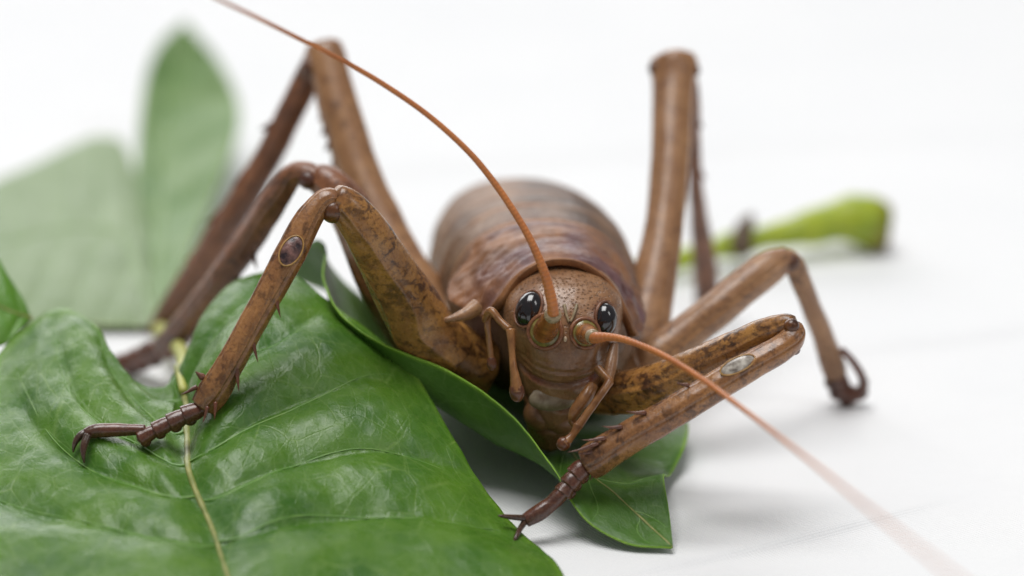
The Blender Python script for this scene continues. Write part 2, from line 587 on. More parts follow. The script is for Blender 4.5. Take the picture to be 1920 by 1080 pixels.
# ------------------------------------------------------------------ leaves
def leaf(name, ctrl, mat, label, base, nu=90, nv=70, thick=0.32, mid_col=None, midw=1.0, veins=5, pucker=0.35, veinw=0.22, valley=0.0,
         edge=(1.5, 1.35, 1.2), show_mid=True, mmat='midrib', side_u=(0.12, 0.9), tilt=0.12, mid_range=(0.0, 1.0), vmat='vein', seed=0):
    """ctrl[row][col] = (px, py, d): rows along the midrib, columns across the blade"""
    g = np.array([[P(*c) for c in row] for row in ctrl])
    nr, nc = g.shape[:2]
    a = np.stack([cr_interp(g[:, c], nu) for c in range(nc)], 1)             # nu, nc, 3
    b = np.stack([cr_interp(a[i], nv) for i in range(nu)], 0)                # nu, nv, 3
    du = np.gradient(b, axis=0)
    dv = np.gradient(b, axis=1)
    N = np.cross(du, dv)
    N /= np.linalg.norm(N, axis=2)[..., None] + 1e-9
    if N[..., 2].mean() < 0:
        N = -N
    U, V = np.meshgrid(np.linspace(0, 1, nu), np.linspace(-1, 1, nv), indexing='ij')
    mc = (mid_col if mid_col is not None else (nc - 1) / 2) / (nc - 1) * 2 - 1
    W = np.where(V > mc, (V - mc) / (1 - mc + 1e-9), (V - mc) / (1 + mc + 1e-9))   # 0 on the midrib
    us = np.linspace(side_u[0], side_u[1], veins)
    # quilting between the side veins
    hgt = np.zeros_like(U)
    for sgn in (-1, 1):
        vu = U - tilt * np.abs(W) ** 0.8
        ph = (vu - us[0]) / (us[1] - us[0] if veins > 1 else 1)
        bul = np.abs(np.sin(np.pi * ph)) ** 0.8
        hgt = np.where(np.sign(W) == sgn, bul, hgt)
    amp = np.minimum(1, np.abs(W) * 6) * np.minimum(1, (1 - np.abs(W)) * 5) * np.minimum(1, U * 8) * np.minimum(1, (1 - U) * 8)
    fade = np.minimum(1, U * 6) * np.minimum(1, (1 - np.abs(W)) * 3)
    b = b + N * (valley * (0.25 * np.exp(-((W - 0.22) / 0.1) ** 2) * np.clip(U * 3 - 0.9, 0, 1) - 0.55 * np.exp(-(W / 0.085) ** 2)) * fade)[..., None]
    b = b + N * (pucker * (hgt - 0.4) * amp + 0.10 * pucker * vnoise(b, 0.9, seed + 5, 3) * 2)[..., None]
    wid = np.linalg.norm(np.diff(b, axis=1), axis=2).sum(1).max()
    lng = np.linalg.norm(np.diff(b, axis=0), axis=2).sum(0).max()
    rt = root(name, base, label, 'leaf')
    ed = np.clip((np.abs(V) - 0.965) / 0.03, 0, 1)
    col = 1 + ed[..., None] * (np.array(edge) - 1)
    uv = np.stack([U * lng, V * wid / 2], -1)
    mb = MB()
    taper = thick * (0.35 + 0.65 * np.minimum(1, (1 - np.abs(V)) * 12))
    topg = b + N * (taper / 2)[..., None]
    botg = b - N * (taper / 2)[..., None]
    # wrap top and bottom into one closed tube round the blade
    loop = np.concatenate([topg, botg[:, ::-1]], 1)
    mb.grid(loop, np.concatenate([uv, uv[:, ::-1]], 1), np.concatenate([col, col[:, ::-1]], 1), close_v=True)
    mb.build('blade', mat, rt)

    def surf(u, w):
        w = max(-0.985, min(0.985, w))
        v = mc + w * (1 - mc) if w > 0 else mc + w * (1 + mc)
        i, j = u * (nu - 1), (v + 1) / 2 * (nv - 1)
        i0, j0 = min(int(i), nu - 2), min(int(j), nv - 2)
        fi, fj = i - i0, j - j0
        q = lambda A: (A[i0, j0] * (1 - fi) * (1 - fj) + A[i0 + 1, j0] * fi * (1 - fj) + A[i0, j0 + 1] * (1 - fi) * fj + A[i0 + 1, j0 + 1] * fi * fj)
        return q(topg), q(N)
    if show_mid:
        mb = MB()
        rows = []
        for u in np.linspace(mid_range[0] + 0.002, mid_range[1] - 0.01, 40):
            p, n = surf(u, 0.0)
            r = midw * (1.0 - 0.75 * u) * 0.5
            rows.append([*(p + n * r * 0.05), r, r * 0.8])
        mb.tube(np.array(rows), 80, 12, lump=0.04, lumpf=2.0, seed=seed)
        mb.build('midrib', M[mmat], rt)
    for sgn in (-1, 1):
        for k, u0 in enumerate(us):
            mb = MB()
            rows = []
            jit = 0.012 * math.sin(k * 3.7 + sgn + seed)
            for w in np.linspace(0.0, 0.9, 14):
                u = u0 + jit * w + tilt * w ** 0.8 + 0.012 * math.sin(w * 7 + k * 2.1 + sgn)
                if u > 0.985 or u < 0.01:
                    break
                p, n = surf(u, sgn * w)
                r = veinw * (1 - 0.8 * w) * 0.5
                rows.append([*(p + n * r * 0.0), r * 1.2, r * 0.7])
            if len(rows) > 4:
                mb.tube(np.array(rows), 36, 8)
                mb.build('vein', M[vmat], rt)
    return rt


R_ = lambda p, n=7: [p] * n
big = [
    [(330, 694, 7.6), (332, 693, 7.8), (335, 692, 8), (338, 690, 8), (341, 688, 8), (344, 686, 8.2), (347, 684, 8.4)],
    [(300, 742, 6), (312, 738, 5.5), (325, 735, 5), (341, 745, 3), (368, 665, 6), (392, 600, 9), (415, 548, 12)],
    [(225, 690, 6), (262, 740, 3), (300, 775, 0), (343, 795, -3), (430, 655, -1), (490, 580, 4), (520, 508, 11)],
    [(180, 612, 9), (215, 730, 1), (270, 810, -5), (346, 856, -9.5), (470, 740, -6), (570, 640, -1), (625, 570, 6)],
    [(110, 578, 12), (140, 750, -2), (240, 855, -9), (366, 912, -13.5), (520, 820, -8.5), (660, 735, -4.5), (772, 692, 1)],
    [(20, 640, 10), (90, 830, -6), (240, 930, -14), (396, 978, -17.5), (560, 905, -12.5), (720, 845, -8.5), (865, 850, -5.5)],
    [(-80, 760, 2), (0, 920, -11), (200, 1010, -19), (425, 1062, -23), (600, 1000, -17), (790, 955, -12.5), (950, 972, -8.6)],
    [(-200, 880, -6), (-120, 1000, -18), (150, 1120, -27), (460, 1180, -33), (660, 1110, -25), (880, 1060, -19), (1060, 1080, -17)],
    [(-240, 1020, -18), (-140, 1130, -28), (120, 1240, -37), (490, 1300, -42), (700, 1250, -36), (900, 1200, -30), (1050, 1180, -26)],
]
bigleaf = leaf('big_leaf', big, M['leaf_big'], "large glossy green leaf with pale midrib that the clawed foot stands on", P(430, 1090, -24) * np.array([1, 1, 0]),
     nu=170, nv=150, midw=0.85, veins=7, pucker=0.9, veinw=0.20, valley=1.5, side_u=(0.10, 0.95), tilt=0.14, mid_range=(0.0, 1.0), seed=1)

mb = MB()
mb.tube(rows_px([(344, 735, 3.4, 15), (340, 700, 7, 20), (344, 672, 13, 26), (330, 645, 27, 28), (300, 618, 43, 30)]), 50, 14, lump=0.05, lumpf=1)
mb.build('petiole', plain('petiole_yellow_green', srgb(188, 186, 98), srgb(164, 168, 80), 0.5, 0.4), bigleaf)

curl = [
    [(1262, 1027, -12)] * 5,
    [(1180, 1021, -11.5), (1197, 1006, -10.3), (1215, 985, -9.5), (1236, 970, -9.2), (1255, 962, -9)],
    [(1105, 982, -10), (1130, 962, -8.6), (1160, 935, -7), (1200, 912, -5.8), (1245, 892, -5)],
    [(1064, 930, -8.5), (1078, 915, -6.5), (1105, 892, -4), (1180, 900, 0), (1258, 890, 3)],
    [(1043, 887, -7), (1045, 890, -3), (1075, 855, 2), (1180, 850, 6), (1287, 830, 8)],
    [(960, 780, -3), (975, 852, 1), (1050, 822, 9), (1180, 800, 13), (1285, 785, 14)],
    [(850, 700, -1), (862, 790, 2), (1000, 790, 15), (1120, 772, 18), (1230, 757, 21)],
    [(720, 645, 0), (750, 712, 4), (900, 740, 19), (1040, 740, 24), (1150, 722, 26)],
    [(640, 590, 2), (672, 645, 7), (800, 690, 22), (960, 690, 28), (1050, 682, 31)],
    [(605, 525, 6), (630, 585, 12), (700, 640, 24), (800, 650, 32), (880, 650, 36)],
    [(612, 478, 10), (606, 458, 14), (590, 452, 17), (568, 470, 20), (548, 520, 24)],
]
leaf('curled_leaf', curl, M['leaf_dark'], "dark green leaf curling its bright edge up under the insect's head, pointed tip folded", P(1262, 1027, -12) * np.array([1, 1, 0]),
     nu=170, nv=90, midw=0.2, veins=6, pucker=0.3, veinw=0.12, edge=(3.4, 2.6, 1.8), tilt=-0.10, side_u=(0.14, 0.9), seed=2)

upright = [
    [(288, 614, 46)] * 5,
    [(262, 520, 60), (274, 508, 62), (292, 500, 63), (318, 500, 63), (342, 505, 61)],
    [(248, 400, 76), (272, 392, 79), (300, 390, 81), (345, 396, 80), (388, 400, 77)],
    [(258, 280, 93), (288, 272, 96), (320, 270, 97), (385, 274, 94), (437, 278, 91)],
    [(270, 160, 106), (300, 158, 109), (335, 160, 110), (400, 178, 106), (448, 198, 101)],
    [(297, 85, 113), (320, 82, 114), (342, 82, 115), (378, 95, 113), (408, 112, 110)],
    [(345, 40, 117)] * 5,
]
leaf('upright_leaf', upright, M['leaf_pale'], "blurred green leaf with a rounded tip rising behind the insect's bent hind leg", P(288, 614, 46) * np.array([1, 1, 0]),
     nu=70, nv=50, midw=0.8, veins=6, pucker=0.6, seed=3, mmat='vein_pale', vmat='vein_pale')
flatleaf = [
    [(285, 612, 44), (285, 612, 44), (286, 610, 44.5), (287, 606, 45), (288, 604, 46)],
    [(215, 612, 44), (218, 545, 52), (230, 450, 66), (240, 370, 79), (246, 302, 88)],
    [(120, 611, 44), (130, 530, 54), (140, 430, 69), (165, 340, 83), (190, 256, 95)],
    [(20, 606, 45), (30, 530, 54), (40, 450, 67), (65, 370, 80), (90, 297, 91)],
    [(-70, 600, 46), (-70, 540, 53), (-65, 480, 63), (-60, 425, 72), (-60, 378, 80)],
    [(-170, 560, 52)] * 5,
]
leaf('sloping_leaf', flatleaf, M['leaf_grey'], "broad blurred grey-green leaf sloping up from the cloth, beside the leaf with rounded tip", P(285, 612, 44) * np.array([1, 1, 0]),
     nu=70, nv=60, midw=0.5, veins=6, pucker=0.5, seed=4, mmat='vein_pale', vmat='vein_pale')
wedge = [
    [(60, 597, 15)] * 5,
    [(22, 528, 16), (20, 552, 15), (18, 585, 14), (14, 615, 13), (10, 645, 12)],
    [(-40, 452, 18), (-45, 505, 16), (-50, 560, 14), (-56, 610, 13), (-60, 660, 12)],
    [(-130, 520, 22), (-135, 580, 20), (-140, 640, 19), (-150, 690, 18), (-160, 730, 17)],
    [(-210, 740, 21)] * 5,
]
leaf('edge_leaf', wedge, M['leaf_bright'], "bright yellow-green leaf whose pointed tip pokes in beside the large glossy leaf", P(-210, 740, 21) * np.array([1, 1, 0]),
     nu=50, nv=40, midw=0.3, veins=5, pucker=0.3, seed=5, veinw=0.1)

# petiole of the large leaf and the cut stem
mb = MB()
st = root('cut_stem', P(1460, 470, 66) * np.array([1, 1, 0]), "yellow-green cut plant stem lying on the cloth behind the insect", 'stem')


def stem_col(s, a, p):
    c = np.ones(s.shape + (3,))
    k = np.clip((s - 0.93) / 0.06, 0, 1)[..., None]
    c = c * (1 - k) + k * np.array([0.55, 0.42, 0.3])
    e = np.exp(-((s - 0.52) / 0.03) ** 2)[..., None]
    return c * (1 - 0.45 * e)


mb.tube(rows_px([(1130, 530, 55, 40), (1240, 500, 59, 42), (1335, 468, 63, 44), (1390, 456, 65, 56), (1430, 446, 66, 50), (1510, 428, 67.5, 62), (1570, 414, 69, 80), (1612, 412, 70, 96), (1648, 424, 71, 92)]),
        120, 28, lump=0.25, lumpf=0.7, seed=9, colf=stem_col)
so = mb.build('stalk', M['stem'], st)
mb = MB()
mb.tube(rows_px([(1385, 470, 63, 46), (1396, 430, 64.5, 36), (1408, 404, 66, 12)]), 24, 16, lump=0.1, lumpf=1.5)
mb.build('bud', plain('dry_bud', srgb(98, 78, 52), srgb(70, 54, 40), 0.8, 0.6), st)
mb = MB()
mb.ball(P(1655, 432, 71), [(0.9, 0, 0), (0, 2.4, 0), (0, 0, 2.3)])
mb.build('cut_end', plain('cut_end_brown', srgb(120, 92, 48), srgb(92, 66, 40), 0.9, 0.7), st)

# ------------------------------------------------------------------ the insect
weta = root('giant_weta', np.array([4.0, 20.0, 0.0]), "brown giant weta insect with long orange antennae standing over the green leaves", 'insect')

# --- body: thorax and abdomen, one continuous shell with overlapping plates
YS = np.array([-1.0, 1.5, 5, 9, 14, 20, 26, 32, 38, 44, 50, 55, 58])
CX = np.array([4.8, 4.5, 4.1, 3.6, 3.0, 2.4, 1.7, 1.1, 0.5, -0.2, -0.8, -1.3, -1.6])
HW = np.array([3.6, 5.2, 7.2, 8.2, 9.0, 9.5, 9.6, 9.2, 8.4, 7.0, 5.0, 2.8, 0.6])
TP = np.array([18.2, 18.8, 19.3, 19.6, 19.9, 20.1, 19.8, 18.8, 17.2, 15.4, 12.6, 9.6, 7.2])
BT = np.array([9.0, 7.0, 5.0, 4.2, 3.4, 2.8, 2.6, 2.6, 2.8, 3.2, 3.8, 4.8, 6.0])
segs = [9.5, 14.6, 19.4, 24.2, 29.0, 33.8, 38.6, 43.2, 47.4, 51]


def body_shell():
    n, m = 260, 160
    y = np.linspace(-1, 58, n)
    sp = lambda A: np.interp(y, np.linspace(-1, 58, 400), np.convolve(np.pad(np.interp(np.linspace(-1, 58, 400), YS, A), 20, mode='edge'), np.ones(41) / 41, 'valid'))
    cx, hw, tp, bt = sp(CX), sp(HW), sp(TP), sp(BT)
    a = np.linspace(0, 2 * np.pi, m, endpoint=False)
    zc = bt + (tp - bt) * 0.48
    ca, sa = np.cos(a), np.sin(a)
    e = 2 / 2.25
    X = np.sign(ca) * np.abs(ca) ** e
    Z = np.sign(sa) * np.abs(sa) ** e
    # overlapping plates
    saw = np.zeros(n)
    edge = np.zeros(n)
    for s0, s1 in zip(segs[:-1], segs[1:]):
        k = (y >= s0) & (y < s1)
        f = (y[k] - s0) / (s1 - s0)
        saw[k] = 0.14 * f ** 0.7 + 0.10 * np.exp(-((f - 0.88) / 0.12) ** 2) - 0.16 * np.exp(-(f / 0.07) ** 2)
        edge[k] = np.exp(-((f - 0.93) / 0.10) ** 2) + 0.25 * np.exp(-(f / 0.12) ** 2)
    dorsal = np.clip((sa + 0.15) / 0.3, 0, 1)
    rr = 1 + (saw[:, None] * dorsal) / 9.0
    x = cx[:, None] + hw[:, None] * X * rr
    z = zc[:, None] + np.where(Z > 0, (tp - zc)[:, None], (zc - bt)[:, None]) * Z * rr
    p = np.stack([x, np.broadcast_to(y[:, None], x.shape), z], -1)
    nz = vnoise(p, 0.8, 21, 4)
    side = np.exp(-((sa + 0.1) / 0.28) ** 2)
    d = np.stack([X * np.ones((n, 1)), 0 * x, Z * np.ones((n, 1))], -1)
    p = p + d * (0.10 * nz + 0.30 * side * vnoise(p, 1.3, 33, 3))[..., None]
    # own colours: grey-brown plates, tan rear margins, purple-brown shoulders
    g1 = np.array(srgb(86, 66, 52)[:3])
    g2 = np.array(srgb(156, 124, 98)[:3])
    tan = np.array(srgb(192, 130, 72)[:3])
    pur = np.array(srgb(112, 82, 84)[:3])
    low = np.array(srgb(120, 92, 66)[:3])
    mixn = np.clip(0.5 + 0.7 * vnoise(p, 0.35, 44, 3), 0, 1)[..., None]
    c = g1 * (1 - mixn) + g2 * mixn
    k = np.clip(1 - np.abs(y - 10) / 8, 0, 1)[:, None, None] * np.clip(0.8 + vnoise(p, 0.5, 5, 2), 0, 1)[..., None]
    c = c * (1 - 0.75 * k) + pur * 0.75 * k
    e2 = (edge[:, None] * dorsal * np.clip(0.85 + 0.8 * vnoise(p, 0.6, 7, 2), 0, 1))[..., None]
    c = c * (1 - 0.8 * e2) + tan * 0.8 * e2
    vb = np.clip((-sa - 0.1) / 0.3, 0, 1)[None, :, None]
    c = c * (1 - vb) + low * vb
    mb = MB()
    b = mb.grid(p, None, c, close_v=True)
    mb.cap(b, 0, m, p[0].mean(0), True, c[0, 0])
    mb.cap(b, n - 1, m, p[-1].mean(0) + np.array([0, .3, 0]), False, c[-1, 0])
    return mb.build('body', M['body'], weta)


body = body_shell()

# --- pronotum: the saddle plate behind the head
def pronotum():
    n, m = 70, 130
    s = np.linspace(0, 1, n)
    ph = np.linspace(-1, 1, m)                         # from the left-hand lobe over the top to the other
    S, F = np.meshgrid(s, ph, indexing='ij')
    ang = F * math.radians(80) + math.radians(6)
    y = 0.0 + 10.4 * S - 1.9 * np.abs(F) ** 2.2 * (1 - S) + 0.6 * S * (1 - F ** 2)
    # rounded lobes at the lower corners
    lob = np.clip((np.abs(F) - 0.72) / 0.28, 0, 1)
    y = y + lob ** 2 * (S - 0.35) * -6.5
    cx = 4.35 - 0.9 * S ** 0.7 - 0.06 * y
    hw = 5.75 + 2.7 * S ** 0.55
    ztop = 20.25 + 0.45 * S ** 0.8
    zc = 12.6 + 0.0 * S
    e = 0.95
    x = cx + hw * np.sign(np.sin(ang)) * np.abs(np.sin(ang)) ** e
    z = zc + (ztop - zc) * np.sign(np.cos(ang)) * np.abs(np.cos(ang)) ** e
    z = np.where(np.cos(ang) < 0, zc + 6.0 * np.cos(ang), z)
    x = x + np.sign(F) * lob * 0.5
    p = np.stack([x, y, z], -1)
    N = np.stack([np.sin(ang), 0 * ang, np.cos(ang)], -1)
    dx = np.minimum(np.minimum(S, 1 - S) * 10, (1 - np.abs(F)) * 14)
    rim = np.exp(-((S - 0.015) / 0.03) ** 2) * 0.30 + np.exp(-(((1 - np.abs(F)) * 14 - 0.3) / 0.5) ** 2) * 0.22
    groove = -0.22 * np.exp(-((S - 0.13) / 0.05) ** 2) - 0.18 * np.exp(-((S - 0.55 - 0.1 * np.cos(F * 5)) / 0.06) ** 2) * (np.abs(F) < 0.75)
    rough = (0.10 + 0.16 * np.clip((np.abs(F) - 0.25) * 2, 0, 1)) * vnoise(p, 2.0, 61, 4) * np.clip((S - 0.1) * 8, 0, 1)
    p1 = p + N * (rim + groove + rough + 0.25)[..., None]
    th = 0.35 + 0 * S
    p0 = p + N * (groove * 0 + 0.25 - th)[..., None]
    tanc = np.array(srgb(168, 118, 80)[:3])
    pur = np.array(srgb(118, 86, 88)[:3])
    gry = np.array(srgb(144, 106, 82)[:3])
    rimc = np.array(srgb(160, 108, 62)[:3])
    k1 = np.clip(vnoise(p, 0.55, 81, 3) + 0.45 + 0.5 * np.cos(F * 3.1) * (S - .1), 0, 1)[..., None]
    k2 = np.clip(0.5 + 0.8 * vnoise(p, 1.2, 71, 3), 0, 1)[..., None]
    c = (tanc * (1 - k2) + gry * k2) * (1 - k1) + pur * k1
    kr = np.exp(-((S - 0.02) / 0.045) ** 2)[..., None]
    c = c * (1 - 0.8 * kr) + rimc * 0.8 * kr
    mb = MB()
    loop = np.concatenate([p1, p0[::-1]], 0)
    cc = np.concatenate([c, c[::-1]], 0)
    loop = np.concatenate([loop, loop[:1]], 0)
    cc = np.concatenate([cc, cc[:1]], 0)
    mb.grid(loop, None, cc)
    for j in (0, m - 1):                                # close the two lower ends
        base = mb.n
        mb.v.append(np.stack([p1[:, j], p0[:, j]], 1).reshape(-1, 3))
        mb.uv.append(np.zeros((2 * n, 2)))
        mb.col.append(np.repeat(c[:, j], 2, axis=0))
        mb.n += 2 * n
        for i in range(n - 1):
            mb.f.append((base + 2 * i, base + 2 * i + 1, base + 2 * i + 3, base + 2 * i + 2))
    return mb.build('pronotum', M['body'], weta)


pronotum()

# --- head
EYES = [(990, 578), (1137, 598)]
HX = (1056 - 960) / PPM


def head_points():
    zs = np.array([3.4, 4.0, 5.2, 7.0, 9.2, 11, 12.7, 15, 17.1, 18.5, 19.3, 19.75, 19.9])
    hw = np.array([0.5, 1.5, 2.3, 2.8, 3.4, 4.05, 4.65, 5.3, 5.25, 4.3, 3.0, 1.4, 0.15])
    yf = np.array([-3.2, -3.8, -4.4, -5.0, -5.7, -6.1, -6.3, -6.0, -4.9, -3.2, -1.6, 0.0, 1.2])
    yb = np.array([-1.0, 0.0, 1.0, 2.0, 3.0, 3.5, 4.0, 4.2, 4.2, 4.0, 3.6, 2.8, 1.6])
    cxo = np.array([-1.2, -1.1, -0.9, -0.6, -0.3, -0.1, 0, 0, 0, 0, 0, 0, 0])
    n, m = 140, 150
    t = np.linspace(0, len(zs) - 1, n)
    A = cr_interp(np.stack([zs, hw, yf, yb, cxo], 1), n)
    z, h, f, b, cxo = A.T
    h = np.maximum(h, 0.1)
    a = np.linspace(0, 2 * np.pi, m, endpoint=False)
    ca, sa = np.cos(a), np.sin(a)
    yc = f + (b - f) * 0.55
    X = np.sign(ca) * np.abs(ca) ** 0.9
    Yy = np.sign(sa) * np.abs(sa) ** 0.95
    x = HX + cxo[:, None] + h[:, None] * X
    y = yc[:, None] + np.where(Yy < 0, (yc - f)[:, None], (b - yc)[:, None]) * Yy
    p = np.stack([x, y, np.broadcast_to(z[:, None], x.shape)], -1)
    return p, A


hp, hA = head_points()


def bvh_of(p, close=True):
    n, m = p.shape[:2]
    vs = [Vector(q) for q in p.reshape(-1, 3)]
    fs = [(i * m + j, i * m + (j + 1) % m, (i + 1) * m + (j + 1) % m, (i + 1) * m + j) for i in range(n - 1) for j in range(m)]
    return BVHTree.FromPolygons(vs, fs)


hbvh = bvh_of(hp)


def hit(bv, px, py):
    d = Vector(P(px, py, 0) - CAMPOS).normalized()
    loc, nor, idx, dist = bv.ray_cast(Vector(CAMPOS), d)
    if loc is None:
        return None, None
    if nor.dot(d) > 0:
        nor = -nor
    return np.array(loc), np.array(nor)


def head():
    p = hp.copy()
    cen = np.array([HX, -0.5, 12.5])
    N = p - cen
    N[..., 2] *= 0.4
    N /= np.linalg.norm(N, axis=2)[..., None]
    x, y, z = p[..., 0] - HX, p[..., 1], p[..., 2]
    front = y < 0
    disp = 0.05 * vnoise(p, 1.2, 11, 3)
    # groove between frons and clypeus, curved; second one above the labrum
    g1 = z - (10.9 + 0.045 * x ** 2)
    disp = disp - 0.42 * np.exp(-(g1 / 0.26) ** 2) * front + 0.10 * vnoise(p, 2.4, 17, 3) * np.clip((12.5 - z) / 2, 0, 1)
    # fine wrinkles above that groove
    disp = disp + 0.06 * np.sin(g1 * 9.0 + 0.6 * x) * np.exp(-((g1 - 1.0) / 0.8) ** 2) * front
    disp = disp - 0.25 * np.exp(-((z - (8.2 + 0.03 * x * x)) / 0.22) ** 2) * front
    disp = disp - 0.28 * np.exp(-((z - (5.9 + 0.04 * x * x)) / 0.2) ** 2) * front
    # cheek hollows
    disp = disp - 0.35 * np.exp(-(((np.abs(x) - 3.6) / 0.6) ** 2 + ((z - 13.0) / 1.6) ** 2)) * front
    p = p + N * disp[..., None]
    c = np.ones(p.shape)
    brown = np.array([1, 1, 1.0])
    grey = np.array([0.92, 0.96, 1.0]) * 1.15
    dark = np.array([0.50, 0.44, 0.40])
    red = np.array([0.85, 0.34, 0.30])
    lowf = np.clip((11.2 - z) / 1.5, 0, 1)[..., None]  # mouth end darker brown, overhead shade painted in as well
    patch = (np.exp(-((x + 0.5) / 2.2) ** 2 - ((z - 8.6) / 1.7) ** 2) * front)[..., None]
    c = c * (1 - 0.7 * lowf) + 0.7 * lowf * np.array([0.62, 0.56, 0.50])
    c = c * (1 - 0.9 * patch) + 0.9 * patch * grey
    mid = np.exp(-((z - 13.6) / 2.2) ** 2)[..., None] * front[..., None]  # face's own olive-brown, deepened with painted shade from overhead
    c = c * (1 - 0.7 * mid) + 0.7 * mid * np.array([0.74, 0.66, 0.52])
    for sx in (-1, 1):
        k = np.exp(-(((x - sx * 2.6) / 0.9) ** 2 + ((g1 + 0.15) / 0.28) ** 2))[..., None] * front[..., None]
        c = c * (1 - 0.8 * k) + 0.8 * k * red
    seam = np.maximum(np.exp(-(g1 / 0.18) ** 2), np.maximum(np.exp(-((z - (8.2 + 0.03 * x * x)) / 0.16) ** 2), np.exp(-((z - (5.9 + 0.04 * x * x)) / 0.16) ** 2)))
    seam = (seam * front)[..., None]
    c = c * (1 - 0.6 * seam) + 0.6 * seam * np.array([0.4, 0.28, 0.22])
    blot = np.clip(vnoise(p, 1.1, 91, 3) * 1.6 - 0.1, 0, 1)[..., None] * front[..., None]
    c = c * (1 - 0.35 * blot) + 0.35 * blot * np.array([0.62, 0.5, 0.4])
    for e in EYES:
        q, _ = hit(hbvh, *e)
        dd = np.linalg.norm((p - q) * np.array([1.25, 1, 0.85]), axis=2)
        k = np.exp(-(np.maximum(dd - 1.35, 0) / 0.4) ** 2)[..., None]
        c = c * (1 - 0.75 * k) + 0.75 * k * np.array([0.42, 0.2, 0.17])
    mb = MB()
    b = mb.grid(p, None, c, close_v=True)
    m = p.shape[1]
    mb.cap(b, 0, m, p[0].mean(0), True, c[0, 0])
    mb.cap(b, p.shape[0] - 1, m, p[-1].mean(0), False, c[-1, 0])
    return mb.build('head', M['head'], weta)


headob = head()
view = np.array([0, CP, -SP])
camup = np.array([0, SP, CP])
camrt = np.array([1.0, 0, 0])


def nrm(v):
    v = np.asarray(v, float)
    return v / np.linalg.norm(v)


# eyes
for (e, wpx, hpx, roll) in ((EYES[0], 46, 66, -0.22), (EYES[1], 42, 58, -0.10)):
    q, n = hit(hbvh, *e)
    u = camup * math.cos(roll) - camrt * math.sin(roll)
    u = nrm(u - n * np.dot(u, n) * 0.8)
    r = nrm(np.cross(u, n))
    mb = MB()
    mb.ball(q - n * 0.25, [r * px2mm(wpx, 0) / 2 * 1.12, n * 1.15, u * px2mm(hpx, 0) / 2 * 1.05], 28, 40)
    mb.build('eye', M['eye'], headob)
    mb = MB()
    t = np.linspace(0, 2 * np.pi, 40)
    ring = np.array([[*(q - n * 0.12 + r * math.cos(a) * px2mm(wpx, 0) / 2 * 1.16 + u * math.sin(a) * px2mm(hpx, 0) / 2 * 1.1), 0.16, 0.16] for a in t])
    mb.tube(ring, 60, 8, up=n, cap=False)
    mb.build('eye_rim', M['tibia'], headob)

# ocellus and the little keel between the antennae
q, n = hit(hbvh, 1060, 636)
mb = MB()
mb.ball(q, [(0.16, 0, 0), n * 0.14, (0, 0, 0.26)], 10, 14)
mb.build('ocellus', M['ocellus'], headob)
for pts in ([(1058, 573), (1061, 588), (1066, 604)], [(1081, 573), (1077, 588), (1070, 604)]):
    rows = []
    for i, c in enumerate(pts):
        q, n = hit(hbvh, *c)
        rows.append([*(q + n * 0.10), 0.16 - 0.02 * i, 0.2])
    mb = MB()
    mb.tube(np.array(rows), 16, 10, up=n)
    mb.build('keel', M['membrane'], headob)

# labrum (upper lip) and jaws
mb = MB()
q, n = hit(hbvh, 1036, 752)
mb.ball(q - n * 0.65, [(2.25, 0, 0.1), n * 1.0, (0, 0.1, 1.15)], 20, 28, warp=lambda x, y, z: (x * (1 - 0.12 * z), y, z))
mb.build('labrum', M['clypeus'], headob)
for (px, py, rx) in ((1012, 776, 1.5), (1052, 784, 1.5)):
    q, n = hit(hbvh, 1040, 780)
    mb = MB()
    c = P(px, py, 0.2)
    mb.ball(c, [(rx, 0, 0), (0, 1.5, 0), (0, 0.2, 1.5)], 18, 24, colour=(0.75, 0.7, 0.65))
    mb.build('mandible', M['head'], headob)


# palps: jointed feelers hanging round the mouth
def palp(segs_px, club):
    first = None
    for i, seg in enumerate(segs_px):
        mb = MB()
        mb.tube(rows_px(seg), 30, 14, lump=0.02, lumpf=3)
        if i == len(segs_px) - 1:
            c = club
            p = P(*c[:3])
            r = px2mm(c[3], c[2]) / 2
            ax = nrm(P(*seg[-1][:3]) - P(*seg[-2][:3]))
            s = nrm(np.cross(ax, view))
            mb2 = MB()
            mb2.ball(p, [s * r, np.cross(s, ax) * r * 0.85, ax * r * c[4]], 20, 24, warp=lambda x, y, z: (x * (1 - 0.0), y, z))
        if first is None:
            first = mb.build('palp', M['palp'], weta)
        else:
            mb.build('palp_joint', M['palp'], first)
    mb2.build('palp_club', M['palp_end'], first)


palp([[(910, 600, -5.0, 14), (914, 588, -6.0, 15), (922, 583, -6.5, 15), (938, 602, -7, 14), (955, 618, -7.5, 15)],
      [(957, 618, -7.5, 19), (958, 628, -7.6, 17), (960, 660, -7.8, 13), (963, 690, -8, 15), (967, 715, -8, 21), (969, 735, -8, 26)]], (969, 734, -8, 29, 1.4))
palp([[(916, 588, -5.2, 12), (914, 610, -5.0, 12), (917, 640, -4.6, 11), (920, 665, -4.4, 12), (922, 680, -4.4, 15)]], (922, 681, -4.4, 19, 1.5))
palp([[(1120, 690, -5.0, 16), (1134, 706, -5.6, 17), (1143, 716, -6.2, 17)],
      [(1143, 715, -6.2, 18), (1130, 735, -6.8, 15), (1105, 770, -7.2, 15), (1084, 800, -7.5, 17)],
      [(1084, 797, -7.5, 19), (1076, 812, -7.6, 14), (1066, 824, -7.7, 18), (1058, 832, -7.8, 24)]], (1057, 832, -7.8, 27, 1.05))
palp([[(1112, 722, -5.4, 20), (1098, 745, -6, 27), (1078, 772, -6.2, 22), (1072, 788, -6.0, 16)],
      [(1072, 786, -6.0, 17), (1080, 800, -6.0, 15)]], (1081, 803, -6.0, 18, 0.9))
